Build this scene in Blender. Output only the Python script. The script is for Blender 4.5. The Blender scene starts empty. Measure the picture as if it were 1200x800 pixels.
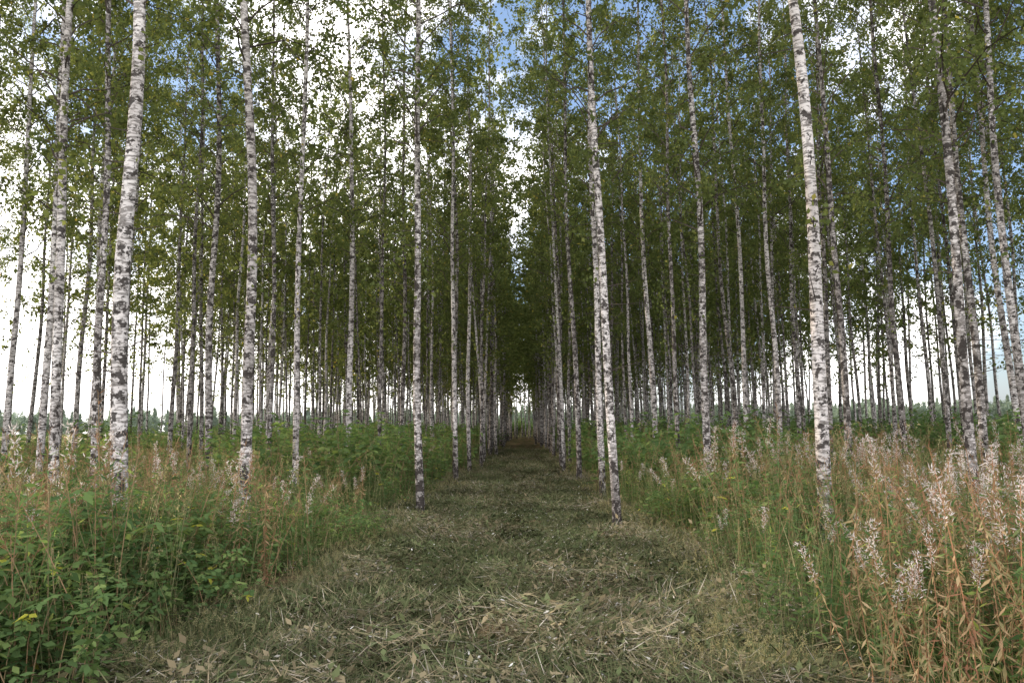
import bpy, math, numpy as np
from mathutils import Vector, noise, Matrix
R = np.random.RandomState(7)
S = bpy.context.scene
S.view_settings.view_transform='Standard'; S.view_settings.look='None'; S.view_settings.exposure=0

# ------------------------------------------------------------------ helpers
class MB:
    def __init__(s): s.V=[];s.F=[];s.M=[];s.A=[];s.n=0
    def add(s,v,f,m,a):
        v=np.asarray(v,float).reshape(-1,3); f=np.asarray(f,int).reshape(-1,4)
        s.V.append(v); s.F.append(f+s.n); s.M.append(np.full(len(f),m)); 
        s.A.append(np.broadcast_to(np.asarray(a,float),(len(v),)).copy()); s.n+=len(v)
    def build(s,name,mats,smooth=()):
        V=np.concatenate(s.V);F=np.concatenate(s.F);M=np.concatenate(s.M);A=np.concatenate(s.A)
        me=bpy.data.meshes.new(name); me.from_pydata(V.tolist(),[],F.tolist())
        for m in mats: me.materials.append(m)
        me.polygons.foreach_set('material_index',M.astype(np.int32))
        at=me.attributes.new('tone','FLOAT','POINT'); at.data.foreach_set('value',A.astype(np.float32))
        me.polygons.foreach_set('use_smooth',np.isin(M,smooth))
        me.update(); return me
    def tube(s,P,r,sides,m,a,vert=False):
        P=np.asarray(P,float); n=len(P); r=np.broadcast_to(np.asarray(r,float),(n,))
        T=np.gradient(P,axis=0); T/=np.linalg.norm(T,axis=1)[:,None]+1e-9
        ref=np.array([.31,.2,.93])
        if vert: U=np.tile([1.,0,0],(n,1)); W=np.tile([0,1.,0],(n,1))
        else:
            U=np.cross(T,ref); U/=np.linalg.norm(U,axis=1)[:,None]+1e-9; W=np.cross(T,U)
        an=np.arange(sides)*2*math.pi/sides
        V=P[:,None]+r[:,None,None]*(np.cos(an)[None,:,None]*U[:,None]+np.sin(an)[None,:,None]*W[:,None])
        i=np.arange(n-1)[:,None]*sides; j=np.arange(sides)[None]; k=(j+1)%sides
        F=np.stack([i+j,i+k,i+sides+k,i+sides+j],-1)
        s.add(V,F,m,a)
    def leaves(s,C,L,Wd,m,a,down=0.3,U=None,flat=False):
        n=len(C); L=np.broadcast_to(L,(n,)); Wd=np.broadcast_to(Wd,(n,))
        if U is None:
            U=R.normal(size=(n,3)); U[:,2]-=down
        U=U/(np.linalg.norm(U,axis=1)[:,None]+1e-9)
        Q=R.normal(size=(n,3))
        if flat: Q=np.cross(U,np.array([0,0,1.])+R.normal(size=(n,3))*.35)
        W=Q-(Q*U).sum(1)[:,None]*U; W/=np.linalg.norm(W,axis=1)[:,None]+1e-9
        C=np.asarray(C); a0=C; mid=C+U*(L*.42)[:,None]
        V=np.stack([a0,mid+W*(Wd*.5)[:,None],C+U*L[:,None],mid-W*(Wd*.5)[:,None]],1)
        F=np.arange(4*n).reshape(n,4)
        s.add(V,F,m,np.repeat(np.broadcast_to(a,(n,)),4))
    def blades(s,B,H,az,lean,wd,m,a,seg=4):
        n=len(B); t=np.linspace(0,1,seg+1)
        D=np.stack([np.cos(az),np.sin(az),0*az],1); Sd=np.stack([-np.sin(az),np.cos(az),0*az],1)
        hor=(lean*H)[:,None]*t[None]**2
        ver=H[:,None]*(t[None]-0.45*np.minimum(lean,1.6)[:,None]*t[None]**2.2)
        P=B[:,None]+D[:,None]*hor[...,None]; P[...,2]+=ver
        w=(wd[:,None]*(1-t[None]**1.5*.9))[...,None]*.5
        V=np.stack([P-Sd[:,None]*w,P+Sd[:,None]*w],2).reshape(n,-1,3)
        base=(np.arange(n)*(2*(seg+1)))[:,None]; k=np.arange(seg)[None]*2
        F=np.stack([base+k,base+k+1,base+k+3,base+k+2],-1)
        s.add(V,F,m,np.repeat(a,2*(seg+1)))

def newmat(n):
    m=bpy.data.materials.new(n); m.use_nodes=True; m.node_tree.nodes.clear(); return m,m.node_tree.nodes,m.node_tree.links
def ramp(N,stops,interp='LINEAR'):
    r=N.new('ShaderNodeValToRGB'); e=r.color_ramp; e.interpolation=interp
    while len(e.elements)<len(stops): e.elements.new(.5)
    for x,(p,c) in zip(e.elements,stops): x.position=p; x.color=(*c,1) if len(c)==3 else c
    return r
def leafmat(name,stops,trans=.4,var=.25,tm=(1.6,1.6,1.1)):
    m,N,K=newmat(name); o=N.new('ShaderNodeOutputMaterial')
    at=N.new('ShaderNodeAttribute'); at.attribute_name='tone'
    r=ramp(N,stops); K.new(at.outputs['Fac'],r.inputs[0])
    oi=N.new('ShaderNodeObjectInfo'); mr=N.new('ShaderNodeMapRange'); mr.inputs[3].default_value=1-var; mr.inputs[4].default_value=1+var
    K.new(oi.outputs['Random'],mr.inputs[0])
    sc=N.new('ShaderNodeVectorMath'); sc.operation='SCALE'; K.new(r.outputs[0],sc.inputs[0]); K.new(mr.outputs[0],sc.inputs['Scale'])
    d=N.new('ShaderNodeBsdfDiffuse'); K.new(sc.outputs[0],d.inputs[0])
    if trans>0:
        t=N.new('ShaderNodeBsdfTranslucent')
        s2=N.new('ShaderNodeVectorMath'); s2.operation='MULTIPLY'; s2.inputs[1].default_value=tm; K.new(sc.outputs[0],s2.inputs[0]); K.new(s2.outputs[0],t.inputs[0])
        a=N.new('ShaderNodeMixShader'); a.inputs[0].default_value=trans; K.new(d.outputs[0],a.inputs[1]); K.new(t.outputs[0],a.inputs[2]); K.new(a.outputs[0],o.inputs[0])
    else: K.new(d.outputs[0],o.inputs[0])
    return m

# ------------------------------------------------------------------ materials
M_leaf=leafmat('birch_leaf',[(0,(.065,.088,.034)),(.6,(.12,.152,.06)),(.93,(.18,.205,.075)),(1,(.32,.28,.08))],.47,.25,tm=(1.7,1.6,1.05))
M_grass=leafmat('grass_blade',[(0,(.06,.095,.04)),(.5,(.12,.165,.07)),(.8,(.22,.22,.12)),(1,(.40,.34,.21))],.4)
M_herb=leafmat('herb_leaf',[(0,(.06,.11,.045)),(.6,(.12,.185,.07)),(.9,(.19,.25,.09)),(1,(.46,.45,.08))],.4)
M_dry=leafmat('dry_fireweed_leaf',[(0,(.12,.15,.065)),(.4,(.25,.215,.115)),(.8,(.40,.30,.18)),(1,(.26,.14,.09))],.35,tm=(1.3,1.2,1.))
M_stem=leafmat('plant_stem',[(0,(.11,.13,.06)),(.5,(.24,.17,.10)),(1,(.28,.14,.08))],0)
M_fluff=leafmat('seed_fluff',[(0,(.45,.39,.37)),(1,(.80,.75,.73))],.4,.1,tm=(1,1,1))
M_hay=leafmat('cut_hay',[(0,(.055,.075,.033)),(.35,(.10,.115,.055)),(.6,(.165,.14,.085)),(.82,(.27,.22,.145)),(1,(.50,.50,.48))],0,.45)
M_branch=leafmat('branch_bark',[(0,(.08,.065,.06)),(1,(.08,.065,.06))],0)

def bark():
    m,N,K=newmat('birch_bark'); o=N.new('ShaderNodeOutputMaterial'); b=N.new('ShaderNodeBsdfDiffuse')
    tc=N.new('ShaderNodeTexCoord'); oi=N.new('ShaderNodeObjectInfo')
    sc=N.new('ShaderNodeVectorMath'); sc.operation='SCALE'; sc.inputs[0].default_value=(13,7,41); K.new(oi.outputs['Random'],sc.inputs['Scale'])
    ad=N.new('ShaderNodeVectorMath'); ad.operation='ADD'; K.new(tc.outputs['Object'],ad.inputs[0]); K.new(sc.outputs[0],ad.inputs[1])
    def nz(sv,det,rough=.5):
        mp=N.new('ShaderNodeVectorMath'); mp.operation='MULTIPLY'; mp.inputs[1].default_value=sv; K.new(ad.outputs[0],mp.inputs[0])
        n=N.new('ShaderNodeTexNoise'); n.inputs['Scale'].default_value=1; n.inputs['Detail'].default_value=det; n.inputs['Roughness'].default_value=rough; K.new(mp.outputs[0],n.inputs['Vector']); return n
    n1=nz((8,8,36),1); n2=nz((8,8,9),3,.72); n3=nz((3,3,.8),1); n4=nz((14,14,24),3,.72)
    r1=ramp(N,[(.53,(0,0,0)),(.59,(1,1,1))]); K.new(n1.outputs[0],r1.inputs[0])
    sep=N.new('ShaderNodeSeparateXYZ'); K.new(tc.outputs['Object'],sep.inputs[0])
    low=N.new('ShaderNodeMapRange'); low.inputs[1].default_value=1.5; low.inputs[2].default_value=0; low.inputs[3].default_value=0; low.inputs[4].default_value=.15; K.new(sep.outputs[2],low.inputs[0])
    rr=N.new('ShaderNodeMapRange'); rr.inputs[1].default_value=.1; rr.inputs[2].default_value=1; rr.inputs[3].default_value=0; rr.inputs[4].default_value=.14; K.new(oi.outputs['Random'],rr.inputs[0])
    def add(a,b_,k=None):
        s=N.new('ShaderNodeMath')
        if k is None: s.operation='ADD'; K.new(a,s.inputs[0]); K.new(b_,s.inputs[1])
        else: s.operation='MULTIPLY_ADD'; K.new(b_,s.inputs[0]); s.inputs[1].default_value=k; K.new(a,s.inputs[2])
        return s.outputs[0]
    s2=add(add(n4.outputs[0],low.outputs[0]),rr.outputs[0])
    r3=ramp(N,[(.52,(0,0,0)),(.60,(1,1,1))]); K.new(s2,r3.inputs[0])
    s3=add(add(n2.outputs[0],low.outputs[0],.5),rr.outputs[0],.4)
    r2=ramp(N,[(.54,(0,0,0)),(.575,(1,1,1))]); K.new(s3,r2.inputs[0])
    base=ramp(N,[(.3,(.36,.335,.33)),(.5,(.52,.49,.49)),(.7,(.65,.62,.62))]); K.new(n3.outputs[0],base.inputs[0])
    def mix(fac,a,col,amt):
        mu=N.new('ShaderNodeMath'); mu.operation='MULTIPLY'; mu.inputs[1].default_value=amt; K.new(fac,mu.inputs[0])
        x=N.new('ShaderNodeMixRGB'); K.new(mu.outputs[0],x.inputs[0]); K.new(a,x.inputs[1]); x.inputs[2].default_value=(*col,1); return x.outputs[0]
    c=mix(r1.outputs[0],base.outputs[0],(.10,.09,.085),.7)
    c=mix(r3.outputs[0],c,(.11,.098,.09),.72)
    c=mix(r2.outputs[0],c,(.035,.03,.028),.92)
    K.new(c,b.inputs['Color']); K.new(b.outputs[0],o.inputs[0]); return m
M_bark=bark()

# ------------------------------------------------------------------ birch prototypes
def birch(name,seed,H=21.,r0=.092,base=6.5,nb=60,dens=1.,ls=(.06,.10),sides=12):
    global R
    R=np.random.RandomState(seed); mb=MB()
    z=np.concatenate([[-.15,0,.12,.3,.6],np.linspace(1,H,44)])
    ph=R.rand(6)*6.28; am=R.uniform(.03,.11,2)
    def ax0(zz):
        zz=np.asarray(zz,float); k=np.clip(zz/4,0,1)
        x=am[0]*k*np.sin(zz*.42+ph[0])+.3*am[1]*k*np.sin(zz*1.1+ph[1])+ (zz/20)**2*.4*math.sin(ph[4])
        y=am[1]*k*np.sin(zz*.36+ph[2])+.3*am[0]*k*np.sin(zz*1.0+ph[3])+ (zz/20)**2*.4*math.cos(ph[4])
        return np.stack([x,y,zz],-1)
    P=ax0(z)
    rr=r0*np.clip(1-z/(H+.6),0.02,1)**.85*(1+.28*np.exp(-np.clip(z,0,9)/.18)); rr*=1+R.normal(size=len(z))*.02
    mb.tube(P,rr,sides,0,.5,vert=True)
    ga=R.rand()*6; C=[]; bias=R.rand()*6.28
    for i in range(nb):
        f=(i+R.rand())/nb
        z0=base-1.2+f*(H-base+.9); q=(z0-base)/(H-base)
        L=(2.3*np.clip(1-q,0.02,1)**.6+.25)*R.uniform(.35,1.3)
        if q<.12: L*=.7
        ga+=2.4+R.normal()*.6; L*=1+.2*math.cos(ga-bias)
        p0=ax0([z0])[0]
        t=np.linspace(0,1,6); up=R.uniform(.55,1.2)
        hx=L*t*.85; hz=L*(up*t-.45*t*t)
        br=p0+np.stack([np.cos(ga)*hx,np.sin(ga)*hx,hz],1); br[1:]+=R.normal(size=(5,3))*.04
        mb.tube(br,np.linspace(.018,.004,6)*(.6+.4*(1-q)),3,1,.5)
        ns=int(((4 if q<.12 else 7)*L+2)*R.uniform(.4,1.45))
        ts=R.uniform(.22,1.02,ns)**.8
        st=np.stack([np.interp(ts,t,br[:,k]) for k in range(3)],1)
        for k in range(ns):
            sl=R.uniform(.3,.75)*(.6+.4*min(L,1.5)); a2=ga+R.normal()*1.1
            d=np.array([math.cos(a2)*.7,math.sin(a2)*.7,R.uniform(-.2,.5)])
            nl=max(3,int(R.uniform(11,21)*dens)); u=R.rand(nl)**.8
            pos=st[k]+d*sl*u[:,None]*.8; pos[:,2]-=sl*.75*u**2
            pos+=R.normal(size=(nl,3))*.045; C.append(pos)
            if k%3==0 and dens>.9:
                e=st[k]+np.array([[0,0,0],d*sl*.45-[0,0,sl*.2],d*sl*.8-[0,0,sl*.75]]); mb.tube(e,[.004,.003,.002],3,1,.5)
    for i in range(20):
        z0=R.uniform(2.2,base); a=R.rand()*6.28; L=R.uniform(.15,.8); p0=ax0([z0])[0]
        br=p0+np.outer([0,.5,1],[math.cos(a)*L,math.sin(a)*L,L*R.uniform(-.1,.5)])
        mb.tube(br,[.009,.006,.003],3,1,.5)
        if R.rand()<.45 and z0>3.5: C.append(br[2]+R.normal(size=(int(18*dens),3))*[.17,.17,.15])
    C=np.concatenate(C); n=len(C); sz=R.uniform(ls[0],ls[1],n)
    tone=np.clip(R.normal(.5,.2,n),0,.97); tone[R.rand(n)<.008]=1
    mb.leaves(C,sz,sz*.78,2,tone,.5)
    print(name,n)
    return mb.build(name,[M_bark,M_branch,M_leaf],(0,))
TREES=[birch('birch_tree_mesh_%d'%i,11+i,H=20.5+1.2*math.sin(i*2.1),r0=.080+.004*(i%3),base=6.6+.6*(i%4)) for i in range(7)]
FAR=[birch('far_birch_mesh_%d'%i,41+i,H=20.5+1.4*math.sin(i*2.1),r0=.078,base=5.8+.7*(i%4),nb=42,dens=.40,ls=(.12,.18),sides=6) for i in range(5)]

def link(ob,col=None): (col or S.collection).objects.link(ob); return ob
def proto_col(name,meshes):
    c=bpy.data.collections.new(name)
    for i,me in enumerate(meshes): c.objects.link(bpy.data.objects.new('%s_%02d'%(name,i),me))
    return c
def scatter(name,col,pts,rot,scl,idx):
    pts=np.asarray(pts,float); n=len(pts); me=bpy.data.meshes.new(name); me.from_pydata(pts.tolist(),[],[])
    a=me.attributes.new('rot','FLOAT_VECTOR','POINT'); a.data.foreach_set('vector',np.asarray(rot,np.float32).ravel())
    a=me.attributes.new('scl','FLOAT_VECTOR','POINT'); sc=np.asarray(scl,np.float32)
    if sc.ndim==1: sc=np.repeat(sc[:,None],3,1)
    a.data.foreach_set('vector',sc.astype(np.float32).ravel())
    a=me.attributes.new('idx','INT','POINT'); a.data.foreach_set('value',np.asarray(idx,np.int32))
    ob=link(bpy.data.objects.new(name,me))
    g=bpy.data.node_groups.new(name,'GeometryNodeTree')
    g.interface.new_socket('Geometry',in_out='INPUT',socket_type='NodeSocketGeometry'); g.interface.new_socket('Geometry',in_out='OUTPUT',socket_type='NodeSocketGeometry')
    N=g.nodes;K=g.links
    gi=N.new('NodeGroupInput');go=N.new('NodeGroupOutput');ip=N.new('GeometryNodeInstanceOnPoints');ci=N.new('GeometryNodeCollectionInfo')
    ci.inputs['Collection'].default_value=col; ci.inputs['Separate Children'].default_value=True; ci.inputs['Reset Children'].default_value=True
    def na(nm,ty):
        x=N.new('GeometryNodeInputNamedAttribute'); x.data_type=ty; x.inputs['Name'].default_value=nm; return [o for o in x.outputs if o.enabled and o.name=='Attribute'][0]
    K.new(gi.outputs[0],ip.inputs['Points']);K.new(ci.outputs[0],ip.inputs['Instance']);ip.inputs['Pick Instance'].default_value=True
    K.new(na('idx','INT'),ip.inputs['Instance Index'])
    e2r=N.new('FunctionNodeEulerToRotation'); K.new(na('rot','FLOAT_VECTOR'),e2r.inputs[0]); K.new(e2r.outputs[0],ip.inputs['Rotation'])
    K.new(na('scl','FLOAT_VECTOR'),ip.inputs['Scale']); K.new(ip.outputs[0],go.inputs[0])
    md=ob.modifiers.new('scatter','NODES'); md.node_group=g
    print(name,n); return ob

# ------------------------------------------------------------------ the plantation
R=np.random.RandomState(3)
hero=[(1.38,11.3,-1.3,.86),(1.62,15.6,-.6,.85),(1.50,20.6,-.2,.9),
 (3.72,9.4,.1,1.12),(3.75,15.3,-.6,1.0),(3.70,21.0,-.9,.95),(3.75,18.2,.3,.75),
 (6.35,10.7,-.9,.95),(6.4,14.9,.3,.85),(6.3,18.5,.2,.8),(9.0,13.4,-1.2,1.0),(8.9,14.6,.4,.95),(8.9,17.6,.2,.85),
 (-1.88,13.6,-.7,.95),(-1.9,20.8,.1,.85),(-1.85,25.3,.1,.85),
 (-4.35,8.1,-2.0,1.08),(-4.3,11.5,-.6,1.12),(-4.35,14.2,0.,.75),(-4.35,18.6,-.5,.95),(-4.3,22.3,.2,.8),
 (-6.75,10.7,-.9,.92),(-6.8,16.1,-.6,1.0),(-6.75,11.7,-.8,.72),(-6.7,19.5,0.2,.85),
 (-9.1,13.9,0.4,.85),(-9.2,16.8,-.2,.8),(-9.1,20.2,.1,.85),(-11.6,16.5,0,.9)]
pos=[]
for i,(x,y,ln,rs) in enumerate(hero):
    me=TREES[i%7]; ob=link(bpy.data.objects.new('birch_tree',me))
    M=Matrix.Rotation(math.radians(ln),4,'Y')@Matrix.Rotation(R.rand()*6.28,4,'Z')@Matrix.Diagonal((rs,rs,1,1))
    ob.matrix_world=Matrix.Translation((x,y,0))@M
    pos.append((x,y))
pos=np.array(pos)
rows=[1.6,3.75,6.35,8.95,11.5,14.1,16.7,19.3,21.8]; rowsL=[-1.88,-4.33,-6.75,-9.15,-11.6,-14.,-16.4,-18.8,-21.2]
P=[]
for x in rows+rowsL:
    y=8.5+R.rand()*2.5
    while y<(115 if abs(x)<15 else 85):
        if R.rand()>.06 and not (x<-5 and 17<y<45 and R.rand()<.22): P.append((x+R.normal()*.2,y+R.normal()*.35))
        y+=2.6 if y<28 else 1.95
P=np.array(P); keep=[]
for p in P:
    d=np.hypot(*(pos-p).T).min()
    keep.append(not(d<2.0 or (-12<p[0]<9.5 and p[1]<(19.5 if abs(p[0])<7.5 else 15.5))))
P=P[np.array(keep)]
near=P[:,1]<28
def xf(n,s0=.85,s1=1.1): 
    rs=R.uniform(.68,1.05,n); return np.stack([R.normal(size=n)*.018,R.normal(size=n)*.018,R.rand(n)*6.28],1),np.stack([rs,rs,R.uniform(s0,s1,n)],1)
for p in P[near]:
    ob=link(bpy.data.objects.new('birch_tree',TREES[R.randint(7)])); r,s=xf(1)
    ob.location=(p[0],p[1],0); ob.rotation_euler=r[0]; ob.scale=s[0]
Pf=P[~near]
end=np.array([(-.9,97),(.7,101),(-.2,106),(1.,109),(-1.3,112),(.3,114),(-3,118),(3,118),(-5,120),(5.5,119)])
Pf=np.r_[Pf,end]
r,s=xf(len(Pf)); inner=(np.abs(Pf[:,0])<3)&(Pf[:,1]>38)
s[inner,:2]*=1.35
C_tree=proto_col('birch_proto',FAR)
scatter('distant_birch_trees',C_tree,np.c_[Pf,np.zeros(len(Pf))],r,s,R.randint(0,5,len(Pf)))

# ------------------------------------------------------------------ undergrowth prototypes
def grass(seed,n=90,h=(.35,.95),rad=.45,dry=.2):
    global R; R=np.random.RandomState(seed); mb=MB()
    a=R.rand(n)*6.28; q=np.sqrt(R.rand(n))*rad
    B=np.stack([np.cos(a)*q,np.sin(a)*q,0*q],1); H=R.uniform(h[0],h[1],n)
    mb.blades(B,H,R.rand(n)*6.28,R.gamma(2,.25,n),R.uniform(.004,.010,n),0,np.clip(R.beta(2,2,n)*.75+(R.rand(n)<dry)*.35,0,1),seg=3)
    k=7; a=R.rand(k)*6.28; q=np.sqrt(R.rand(k))*rad
    for i in range(k):
        H1=R.uniform(h[1]*.8,h[1]*1.2); d=R.normal(size=2)*.14
        t=np.linspace(0,1,4); st=np.stack([math.cos(a[i])*q[i]+d[0]*t**2,math.sin(a[i])*q[i]+d[1]*t**2,H1*t],1)
        mb.tube(st,.0018,3,0,.85)
        m=18; u=R.uniform(.8,1.0,m); c=np.stack([np.interp(u,t,st[:,j]) for j in range(3)],1)+R.normal(size=(m,3))*.012
        mb.leaves(c,.022,.008,0,.9,-1.)
    return mb.build('grass_tuft_mesh',[M_grass])
def fireweed(seed,dry,fl=1.,n=8,h=(.8,1.3),rad=.35):
    global R; R=np.random.RandomState(seed); mb=MB()
    for i in range(n):
        a=R.rand()*6.28;q=math.sqrt(R.rand())*rad;H=R.uniform(*h);d=R.normal(size=2)*.18
        t=np.linspace(0,1,6); x0=np.array([math.cos(a)*q,math.sin(a)*q])
        st=np.stack([x0[0]+d[0]*t**1.5,x0[1]+d[1]*t**1.5,H*t],1)
        mb.tube(st,np.linspace(.0045,.002,6),3,1,R.uniform(.5,1) if dry else R.uniform(.1,.7))
        m=int(H*44); u=np.sort(R.uniform(.12,.88,m)); c=np.stack([np.interp(u,t,st[:,j]) for j in range(3)],1)
        az=np.arange(m)*2.4+R.rand(m)*.6; U=np.stack([np.cos(az),np.sin(az),R.normal(.05 if not dry else -.5,.45,m)],1)
        L=R.uniform(.05,.13,m)*(1.15-u*.5)
        tone=np.clip(R.normal(.4,.2,m)+(0.25 if dry else 0)*(.8-u)+R.normal()*.2,0,1)
        if not dry: tone=np.minimum(tone,.93)
        mb.leaves(c,L,L*.2,0,tone,0,U=U,flat=True)
        m=14; u=R.uniform(.78,1,m); c=np.stack([np.interp(u,t,st[:,j]) for j in range(3)],1)
        az=R.rand(m)*6.28; U=np.stack([np.cos(az),np.sin(az),R.uniform(.3,1.4,m)],1)
        mb.leaves(c,R.uniform(.03,.07,m),.004,1,.9,0,U=U)
        if R.rand()<fl:
            m=95; u=R.uniform(.78,1.03,m); c=np.stack([np.interp(u,t,st[:,j]) for j in range(3)],1)+R.normal(size=(m,3))*[.018,.018,.01]
            U=R.normal(size=(m,3))+[0,0,.8]
            mb.leaves(c,R.uniform(.015,.045,m),.006,2,R.rand(m),U=U)
    return mb.build('fireweed_mesh',[M_dry if dry else M_herb,M_stem,M_fluff])
def herb(seed,n=13,h=(.5,1.),rad=.4,ls=(.05,.085),yel=.0):
    global R; R=np.random.RandomState(seed); mb=MB()
    for i in range(n):
        a=R.rand()*6.28;q=math.sqrt(R.rand())*rad;H=R.uniform(*h);a2=R.rand()*6.28;b=R.uniform(.05,.45)*H
        t=np.linspace(0,1,5); 
        st=np.stack([math.cos(a)*q+math.cos(a2)*b*t**2,math.sin(a)*q+math.sin(a2)*b*t**2,H*(t-.22*t**3)],1)
        mb.tube(st,np.linspace(.004,.0015,5),3,1,R.rand()*.7)
        k=int(H*17)
        for u in np.linspace(.15,1,k):
            c=np.array([np.interp(u,t,st[:,j]) for j in range(3)]); az=R.rand()*6.28
            pd=np.array([math.cos(az),math.sin(az),.25]); pl=R.uniform(.04,.09)
            e=c+pd*pl; ln=R.uniform(*ls); tone=1. if R.rand()<yel else np.clip(R.normal(.5,.25),0,.9)
            sd=np.array([-pd[1],pd[0],0])
            U=np.array([pd+[0,0,-.5],pd*.4+sd-[0,0,.25],pd*.4-sd-[0,0,.25]])+R.normal(size=(3,3))*.25; cc=np.array([e,c+pd*pl*.7,c+pd*pl*.7])
            mb.leaves(cc,ln*np.array([1.1,.85,.85]),ln*.55,0,tone,U=U,flat=True)
    return mb.build('leafy_herb_mesh',[M_herb,M_stem])
CG=proto_col('grass_proto',[grass(i) for i in (1,2,3)]+[grass(4,dry=.6),grass(5,n=80,h=(.15,.5)),grass(6,n=80,h=(.15,.45),dry=.8)])
CF=proto_col('fireweed_proto',[fireweed(i,False,(0,.2,.0,.25)[i-1]) for i in (1,2,3,4)])
CD=proto_col('dry_fireweed_proto',[fireweed(i,True,(.1,.4,.0,.25)[i-5]) for i in (5,6,7,8)])
CW=proto_col('seeding_fireweed_proto',[fireweed(i,i%2==0,.85,n=5,h=(1.1,1.45)) for i in (15,16,17)])
CH=proto_col('herb_proto',[herb(i) for i in (1,2,3)]+[herb(9,yel=.06,ls=(.06,.09))])
R=np.random.RandomState(21)
def edgeL(y): return -2.35+.25*np.sin(y*.7+1)+.15*np.sin(y*1.9)
def edgeR(y): return 1.95+.22*np.sin(y*.6+2)+.12*np.sin(y*2.1)
def area(x0,x1,y0,y1,dens,margin=0.):
    n=int((x1-x0)*(y1-y0)*dens); x=R.uniform(x0,x1,n); y=R.uniform(y0,y1,n)
    ok=((x<edgeL(y)-margin)|(x>edgeR(y)+margin))&(np.abs(x)<y*.78+1.6)
    return np.stack([x[ok],y[ok],0*x[ok]],1)
def put(name,col,pts,sc,nv,tilt=.09,idx=None):
    n=len(pts); e=np.clip(np.where(pts[:,0]<0,edgeL(pts[:,1])-pts[:,0],pts[:,0]-edgeR(pts[:,1])),0,1)
    s=R.uniform(sc[0],sc[1],n)*(.6+.4*np.clip(e/.6,0,1))
    s*=1+.32*np.array([noise.noise((x*.45,y*.45,9)) for x,y,_ in pts])
    scatter(name,col,pts,np.stack([R.normal(size=n)*tilt,R.normal(size=n)*tilt,R.rand(n)*6.28],1),s,R.randint(0,nv,n) if idx is None else idx)
def patch(p,f,th,seed=0): return np.array([noise.noise((x*f+seed,y*f,seed*.7))>th for x,y,_ in p])
cat=np.concatenate
g=cat([area(-14,14,3.6,16,2.1),area(-28,30,16,45,1.0),area(-30,34,45,110,.35)])
put('tall_grass',CG,g,(.8,1.25),4)
h=cat([area(-4.9,-2,3.9,6.6,4.2,.1),area(-14,14,3.8,16,1.6),area(-28,30,16,60,1.)]); h=h[(h[:,1]>8)|(h[:,0]<0)|(R.rand(len(h))<.5)]
put('leafy_herbs',CH,h,(.85,1.25),4)
h=area(-26,28,14,115,.65,.4); h=h[patch(h,.14,-.1,3)]
n=46; endb=np.stack([R.uniform(-5,5,n),R.uniform(115,124,n),np.zeros(n)],1)
scatter('path_end_bushes',CH,endb,np.stack([0*endb[:,0],0*endb[:,0],R.rand(n)*6.28],1),R.uniform(2.6,4.2,n),R.randint(0,3,n))
put('understorey_shrubs',CH,h,(1.5,2.5),3)
f=cat([area(-14,14,4,16,1.8,.2),area(-28,30,16,50,.5,.3)]); f=f[patch(f,.35,-.15,5)]
f=cat([f,area(-5,-2.2,4.2,9,.8),area(2,5.5,3.6,8,1.5)])
put('fireweed_plants',CF,f,(.85,1.2),4)
d=cat([area(1.9,5.0,3.3,6.8,2.6),area(4,12,5,12,.5),area(-10,-2.4,5,12,.35)])
put('dry_fireweed_plants',CD,d,(.82,1.15),4)
wf=cat([area(2.4,7.5,6,12,1.0),area(-9,-3,5,11,.22)])
put('seeding_fireweed_plants',CW,wf,(.92,1.15),3)
n=1100; y=4.5+R.rand(n)**1.5*55; x=np.where(R.rand(n)<.5,edgeL(y)+np.abs(R.normal(size=n))*.35,edgeR(y)-np.abs(R.normal(size=n))*.3)
lo=np.stack([x,y,0*x+.02],1); scatter('path_edge_grass',CG,lo,np.stack([0*x,0*x,R.rand(n)*6.28],1),R.uniform(.25,.6,n),np.where(R.rand(n)<.45,5,4))

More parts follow.
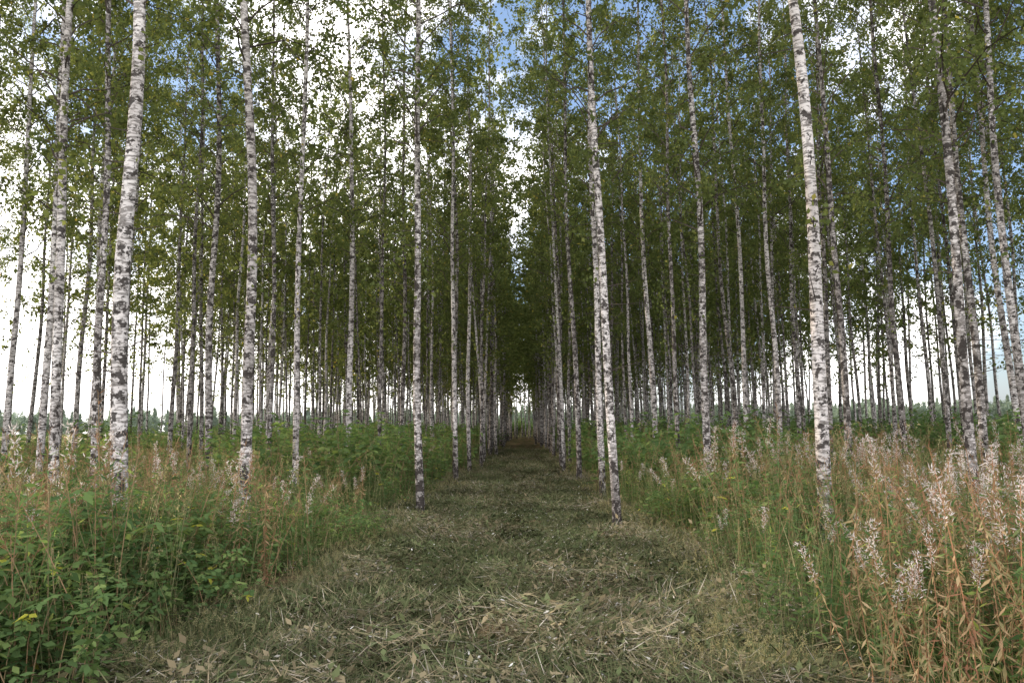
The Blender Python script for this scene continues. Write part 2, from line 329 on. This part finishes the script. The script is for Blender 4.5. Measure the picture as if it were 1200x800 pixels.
# ------------------------------------------------------------------ ground
def groundmat(name,kind):
    m,N,K=newmat(name); o=N.new('ShaderNodeOutputMaterial'); b=N.new('ShaderNodeBsdfDiffuse')
    tc=N.new('ShaderNodeTexCoord')
    def nz(s,d,rg=.6):
        n=N.new('ShaderNodeTexNoise'); n.inputs['Scale'].default_value=s;n.inputs['Detail'].default_value=d;n.inputs['Roughness'].default_value=rg;K.new(tc.outputs['Object'],n.inputs['Vector']);return n
    a=nz(1.1,4);c=nz(18,5,.7)
    if kind=='path':
        r1=ramp(N,[(.38,(.06,.07,.03)),(.5,(.10,.085,.048)),(.62,(.14,.10,.065))]); r2=ramp(N,[(.3,(.35,.35,.33)),(.5,(.9,.9,.9)),(.7,(1.7,1.6,1.5))])
    else:
        r1=ramp(N,[(.35,(.04,.06,.02)),(.6,(.07,.10,.035))]); r2=ramp(N,[(.3,(.6,.6,.6)),(.7,(1.4,1.4,1.3))])
    K.new(a.outputs[0],r1.inputs[0]);K.new(c.outputs[0],r2.inputs[0])
    col=r1.outputs[0]
    if kind!='path':
        sp=N.new('ShaderNodeSeparateXYZ');K.new(tc.outputs['Object'],sp.inputs[0])
        ab=N.new('ShaderNodeMath');ab.operation='ABSOLUTE';K.new(sp.outputs[0],ab.inputs[0])
        mx=N.new('ShaderNodeMath');mx.operation='MULTIPLY';mx.inputs[1].default_value=.18;K.new(sp.outputs[1],mx.inputs[0])
        m2=N.new('ShaderNodeMath');m2.operation='MAXIMUM';K.new(ab.outputs[0],m2.inputs[0]);K.new(mx.outputs[0],m2.inputs[1])
        mr=N.new('ShaderNodeMapRange');mr.inputs[1].default_value=23;mr.inputs[2].default_value=30;K.new(m2.outputs[0],mr.inputs[0])
        x=N.new('ShaderNodeMixRGB');K.new(mr.outputs[0],x.inputs[0]);K.new(col,x.inputs[1]);x.inputs[2].default_value=(.38,.33,.18,1);col=x.outputs[0]
    mu=N.new('ShaderNodeMixRGB');mu.blend_type='MULTIPLY';mu.inputs[0].default_value=1;K.new(col,mu.inputs[1]);K.new(r2.outputs[0],mu.inputs[2]);K.new(mu.outputs[0],b.inputs['Color'])
    K.new(b.outputs[0],o.inputs[0]);return m
mb=MB(); gx=np.array([-1500,-300,-60,0,60,300,1500.]);gy=np.array([-300,-40,0,60,130,400,3000.])
X,Y=np.meshgrid(gx,gy); i=np.arange(6)[:,None]*7+np.arange(6)[None]; mb.add(np.stack([X,Y,0*X],-1),np.stack([i,i+1,i+8,i+7],-1),0,.5)
link(bpy.data.objects.new('ground',mb.build('ground',[groundmat('ground_soil','g')])))
mb=MB(); ys=np.concatenate([np.arange(-1,30,.12),np.arange(30,118,.8)]); us=np.linspace(0,1,40); ny=len(ys)
def hgt(x,y): return .07+.08*noise.noise((x*1.2,y*1.0,0))+.07*noise.noise((x*3.2,y*3.2,3))+.05*math.exp(-((x+.15)/.35)**2)
V=[]
for y in ys:
    l=edgeL(y)-.5;r=edgeR(y)+.5
    for u in us:
        x=l+(r-l)*u; V.append((x,y,max(.005,hgt(x,y))))
i=np.arange(ny-1)[:,None]*40+np.arange(39)[None]; mb.add(V,np.stack([i,i+1,i+41,i+40],-1),0,.5)
link(bpy.data.objects.new('mown_path',mb.build('mown_path',[groundmat('path_soil','path')],(0,))))
def litter(seed,tb=0.,rad=.5,n=360,hz=.07,pale=14):
    global R; R=np.random.RandomState(seed); mb=MB()
    def disc(n,z0,z1):
        a=R.rand(n)*6.28;q=np.sqrt(R.rand(n))*rad;return np.stack([np.cos(a)*q,np.sin(a)*q,R.uniform(z0,z1,n)*(1.2-q/rad)],1)
    k=5; a0=R.rand(k)*3.14; az=a0[R.randint(0,k,n)]+R.normal(size=n)*.5; U=np.stack([np.cos(az),np.sin(az),R.normal(size=n)*.28],1)
    L=R.uniform(.05,.28,n); mb.leaves(disc(n,.0,hz),L,R.uniform(.003,.008,n),0,np.clip(R.beta(2,2.4,n)+tb,0,.88),U=U,flat=True)
    n=pale; az=R.rand(n)*6.28; U=np.stack([np.cos(az),np.sin(az),R.normal(size=n)*.6],1); L=R.uniform(.02,.045,n)
    mb.leaves(disc(n,.02,hz+.01),L,L*.35,0,R.uniform(.82,1,n),U=U)
    n=140; az=R.rand(n)*6.28; U=np.stack([np.cos(az),np.sin(az),R.normal(size=n)*.5],1); L=R.uniform(.03,.08,n)
    mb.leaves(disc(n,.02,hz+.01),L,L*.5,0,np.clip(R.uniform(0,.5,n)+tb,0,.8),U=U,flat=True)
    n=int(90*(1-2*tb)); mb.blades(disc(n,0,.01),R.uniform(.05,.19,n),R.rand(n)*6.28,R.gamma(2,.35,n),R.uniform(.004,.009,n),0,R.uniform(0,.5,n),seg=2)
    return mb.build('cut_hay_mesh',[M_hay])
CL=proto_col('hay_proto',[litter(0,.0),litter(1,-.1,pale=40),litter(2,.14),litter(3,.22,pale=40),litter(4,.05,.34,340,.20),litter(5,.22,.3,300,.22)])
R=np.random.RandomState(5)
n=1650; y=4+R.rand(n)**1.5*45; l=edgeL(y);r=edgeR(y); x=l-.1+(r-l+.2)*R.rand(n)
pn=np.array([noise.noise((a*.9,b*.6,4)) for a,b in zip(x,y)])+R.normal(size=n)*.12
ix=np.where(pn<-.03,R.randint(0,2,n),np.where(R.rand(n)<.6,R.randint(2,4,n),R.randint(4,6,n)))
scatter('cut_hay',CL,np.array([(a,b,hgt(a,b)-.01) for a,b in zip(x,y)]),np.stack([R.normal(size=n)*.08,R.normal(size=n)*.08,R.rand(n)*6.28],1),R.uniform(.75,1.3,n),ix)

# ------------------------------------------------------------------ distant forest, barn
M_far=leafmat('distant_foliage_haze_tint',[(0,(.17,.22,.19)),(1,(.24,.30,.24))],.2,.15)  # aerial haze painted in as a paler, bluish base colour
def spruce(seed):
    global R; R=np.random.RandomState(seed); mb=MB(); n=900
    z=R.rand(n)**1.3; a=R.rand(n)*6.28; q=(1-z)*2.6*np.sqrt(R.rand(n))*(1+.2*np.sin(z*40))
    mb.leaves(np.stack([np.cos(a)*q,np.sin(a)*q,1+z*15],1),1.1,.6,0,R.rand(n),.4)
    mb.tube([(0,0,0),(0,0,8),(0,0,16)],[.2,.12,.02],5,0,.2); return mb.build('spruce_mesh',[M_far])
def broad(seed):
    global R; R=np.random.RandomState(seed); mb=MB(); n=1100
    c=R.normal(size=(12,3))*[1.8,1.8,2.4]+[0,0,8.5]; k=R.randint(0,12,n)
    mb.leaves(c[k]+R.normal(size=(n,3))*.95,.9,.6,0,R.rand(n)*.6+.4,.4)
    mb.tube([(0,0,0),(0,0,5),(0,0,11)],[.25,.18,.03],5,0,.2); return mb.build('far_tree_mesh',[M_far])
CS=proto_col('far_tree_proto',[spruce(1),spruce(2),broad(3),broad(4)])
R=np.random.RandomState(8); n=1400; an=R.uniform(-1.1,1.1,n); rd=R.uniform(560,640,n)
scatter('distant_forest',CS,np.stack([np.sin(an)*rd,np.cos(an)*rd,0*an],1),np.stack([0*an,0*an,R.rand(n)*6],1),R.uniform(.8,1.2,n),R.randint(0,4,n))
def simple(n,c):
    m,N,K=newmat(n);o=N.new('ShaderNodeOutputMaterial');b=N.new('ShaderNodeBsdfDiffuse')
    tc=N.new('ShaderNodeTexCoord');w=N.new('ShaderNodeTexNoise');w.inputs['Scale'].default_value=3;K.new(tc.outputs['Object'],w.inputs[0])
    r=ramp(N,[(.3,tuple(x*.8 for x in c)),(.7,tuple(min(1,x*1.15) for x in c))]);K.new(w.outputs[0],r.inputs[0]);K.new(r.outputs[0],b.inputs['Color']);K.new(b.outputs[0],o.inputs[0]);return m
barn=link(bpy.data.objects.new('red_barn',None)); barn.location=(205,360,0); barn.rotation_euler=(0,0,.9)
def part(name,V,F,mat):
    me=bpy.data.meshes.new(name);me.from_pydata(V,[],F);me.materials.append(mat);ob=link(bpy.data.objects.new(name,me));ob.parent=barn;return ob
mr_=simple('red_boards',(.26,.055,.045));mw=simple('white_trim',(.75,.75,.72));mt=simple('roof_tin',(.14,.13,.13));mg=simple('window_glass',(.04,.05,.06))
w,dp,hh,rg=3.4,2.6,2.8,4.4
part('walls',[(-w,-dp,0),(w,-dp,0),(w,dp,0),(-w,dp,0),(-w,-dp,hh),(w,-dp,hh),(w,dp,hh),(-w,dp,hh),(-w,0,rg),(w,0,rg)],[(0,1,5,4),(2,3,7,6),(1,2,6,9,5),(3,0,4,8,7)],mr_)
part('roof',[(-w-.4,-dp-.5,hh-.2),(w+.4,-dp-.5,hh-.2),(w+.4,0,rg+.1),(-w-.4,0,rg+.1),(w+.4,dp+.5,hh-.2),(-w-.4,dp+.5,hh-.2)],[(0,1,2,3),(3,2,4,5)],mt)
def box(name,x0,x1,y0,y1,z0,z1,mat): part(name,[(x0,y0,z0),(x1,y0,z0),(x1,y1,z0),(x0,y1,z0),(x0,y0,z1),(x1,y0,z1),(x1,y1,z1),(x0,y1,z1)],[(0,1,2,3),(4,5,6,7),(0,1,5,4),(1,2,6,5),(2,3,7,6),(3,0,4,7)],mat)
box('door',-.5,.5,-dp-.06,-dp-.01,0,2.1,mw)
for k,xx in enumerate((-2.1,2.1)):
    box('window_frame_%d'%(k+1),xx-.6,xx+.6,-dp-.06,-dp-.01,1,2.2,mw); box('window_%d'%(k+1),xx-.48,xx+.48,-dp-.09,-dp-.061,1.12,2.08,mg)

# ------------------------------------------------------------------ light
SE=math.radians(14); SA=math.radians(-68)
sd=Vector((math.sin(SA)*math.cos(SE),math.cos(SA)*math.cos(SE),math.sin(SE)))
l=bpy.data.lights.new('sun','SUN'); l.energy=5.0; l.angle=math.radians(.8); l.color=(1,.80,.56)
so=link(bpy.data.objects.new('sun',l)); so.rotation_euler=sd.to_track_quat('Z','Y').to_euler()
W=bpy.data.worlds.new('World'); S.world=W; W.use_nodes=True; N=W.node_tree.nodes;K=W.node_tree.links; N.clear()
o=N.new('ShaderNodeOutputWorld'); sk=N.new('ShaderNodeTexSky'); sk.sky_type='NISHITA'; sk.sun_disc=False; sk.sun_elevation=SE; sk.sun_rotation=SA
b1=N.new('ShaderNodeBackground'); b1.inputs[1].default_value=.15
K.new(sk.outputs[0],b1.inputs[0])
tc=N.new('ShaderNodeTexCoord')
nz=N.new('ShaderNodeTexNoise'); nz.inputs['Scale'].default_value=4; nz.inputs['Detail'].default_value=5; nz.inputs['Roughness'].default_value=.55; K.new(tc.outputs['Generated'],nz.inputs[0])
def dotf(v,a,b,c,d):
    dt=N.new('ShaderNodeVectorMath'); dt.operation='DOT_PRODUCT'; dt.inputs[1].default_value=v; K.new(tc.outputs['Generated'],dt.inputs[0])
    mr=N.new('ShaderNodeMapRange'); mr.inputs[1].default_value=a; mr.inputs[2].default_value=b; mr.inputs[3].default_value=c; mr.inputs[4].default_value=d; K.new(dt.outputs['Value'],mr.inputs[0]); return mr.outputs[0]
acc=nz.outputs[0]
for q in (dotf((-.80,.50,.05),.35,.95,0,.26),dotf((0,-1,.1),-.3,.4,0,.22),dotf((0,0,1),.02,.20,.18,0)):  # second term adds unseen bright clouds behind the camera to light the scene
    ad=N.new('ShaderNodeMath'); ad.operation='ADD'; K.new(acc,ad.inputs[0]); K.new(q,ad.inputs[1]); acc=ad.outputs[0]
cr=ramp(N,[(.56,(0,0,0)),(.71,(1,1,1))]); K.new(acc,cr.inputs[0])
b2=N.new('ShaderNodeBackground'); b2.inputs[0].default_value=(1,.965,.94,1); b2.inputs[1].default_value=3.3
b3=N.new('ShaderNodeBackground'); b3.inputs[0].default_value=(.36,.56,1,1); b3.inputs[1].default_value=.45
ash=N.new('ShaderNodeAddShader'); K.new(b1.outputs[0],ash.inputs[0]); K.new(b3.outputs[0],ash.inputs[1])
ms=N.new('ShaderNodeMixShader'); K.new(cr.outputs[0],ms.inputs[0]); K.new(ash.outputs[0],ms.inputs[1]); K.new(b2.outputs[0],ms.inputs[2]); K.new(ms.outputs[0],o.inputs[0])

# ------------------------------------------------------------------ camera
c=bpy.data.cameras.new('camera'); c.lens=26; c.sensor_width=36; c.clip_end=6000; c.clip_start=.05
co=link(bpy.data.objects.new('camera',c)); S.camera=co
co.matrix_world=Matrix.Translation((0,0,1.6))@Matrix.Rotation(math.radians(.8),4,'Z')@Matrix.Rotation(math.radians(90+6.6),4,'X')@Matrix.Rotation(math.radians(-.8),4,'Z')
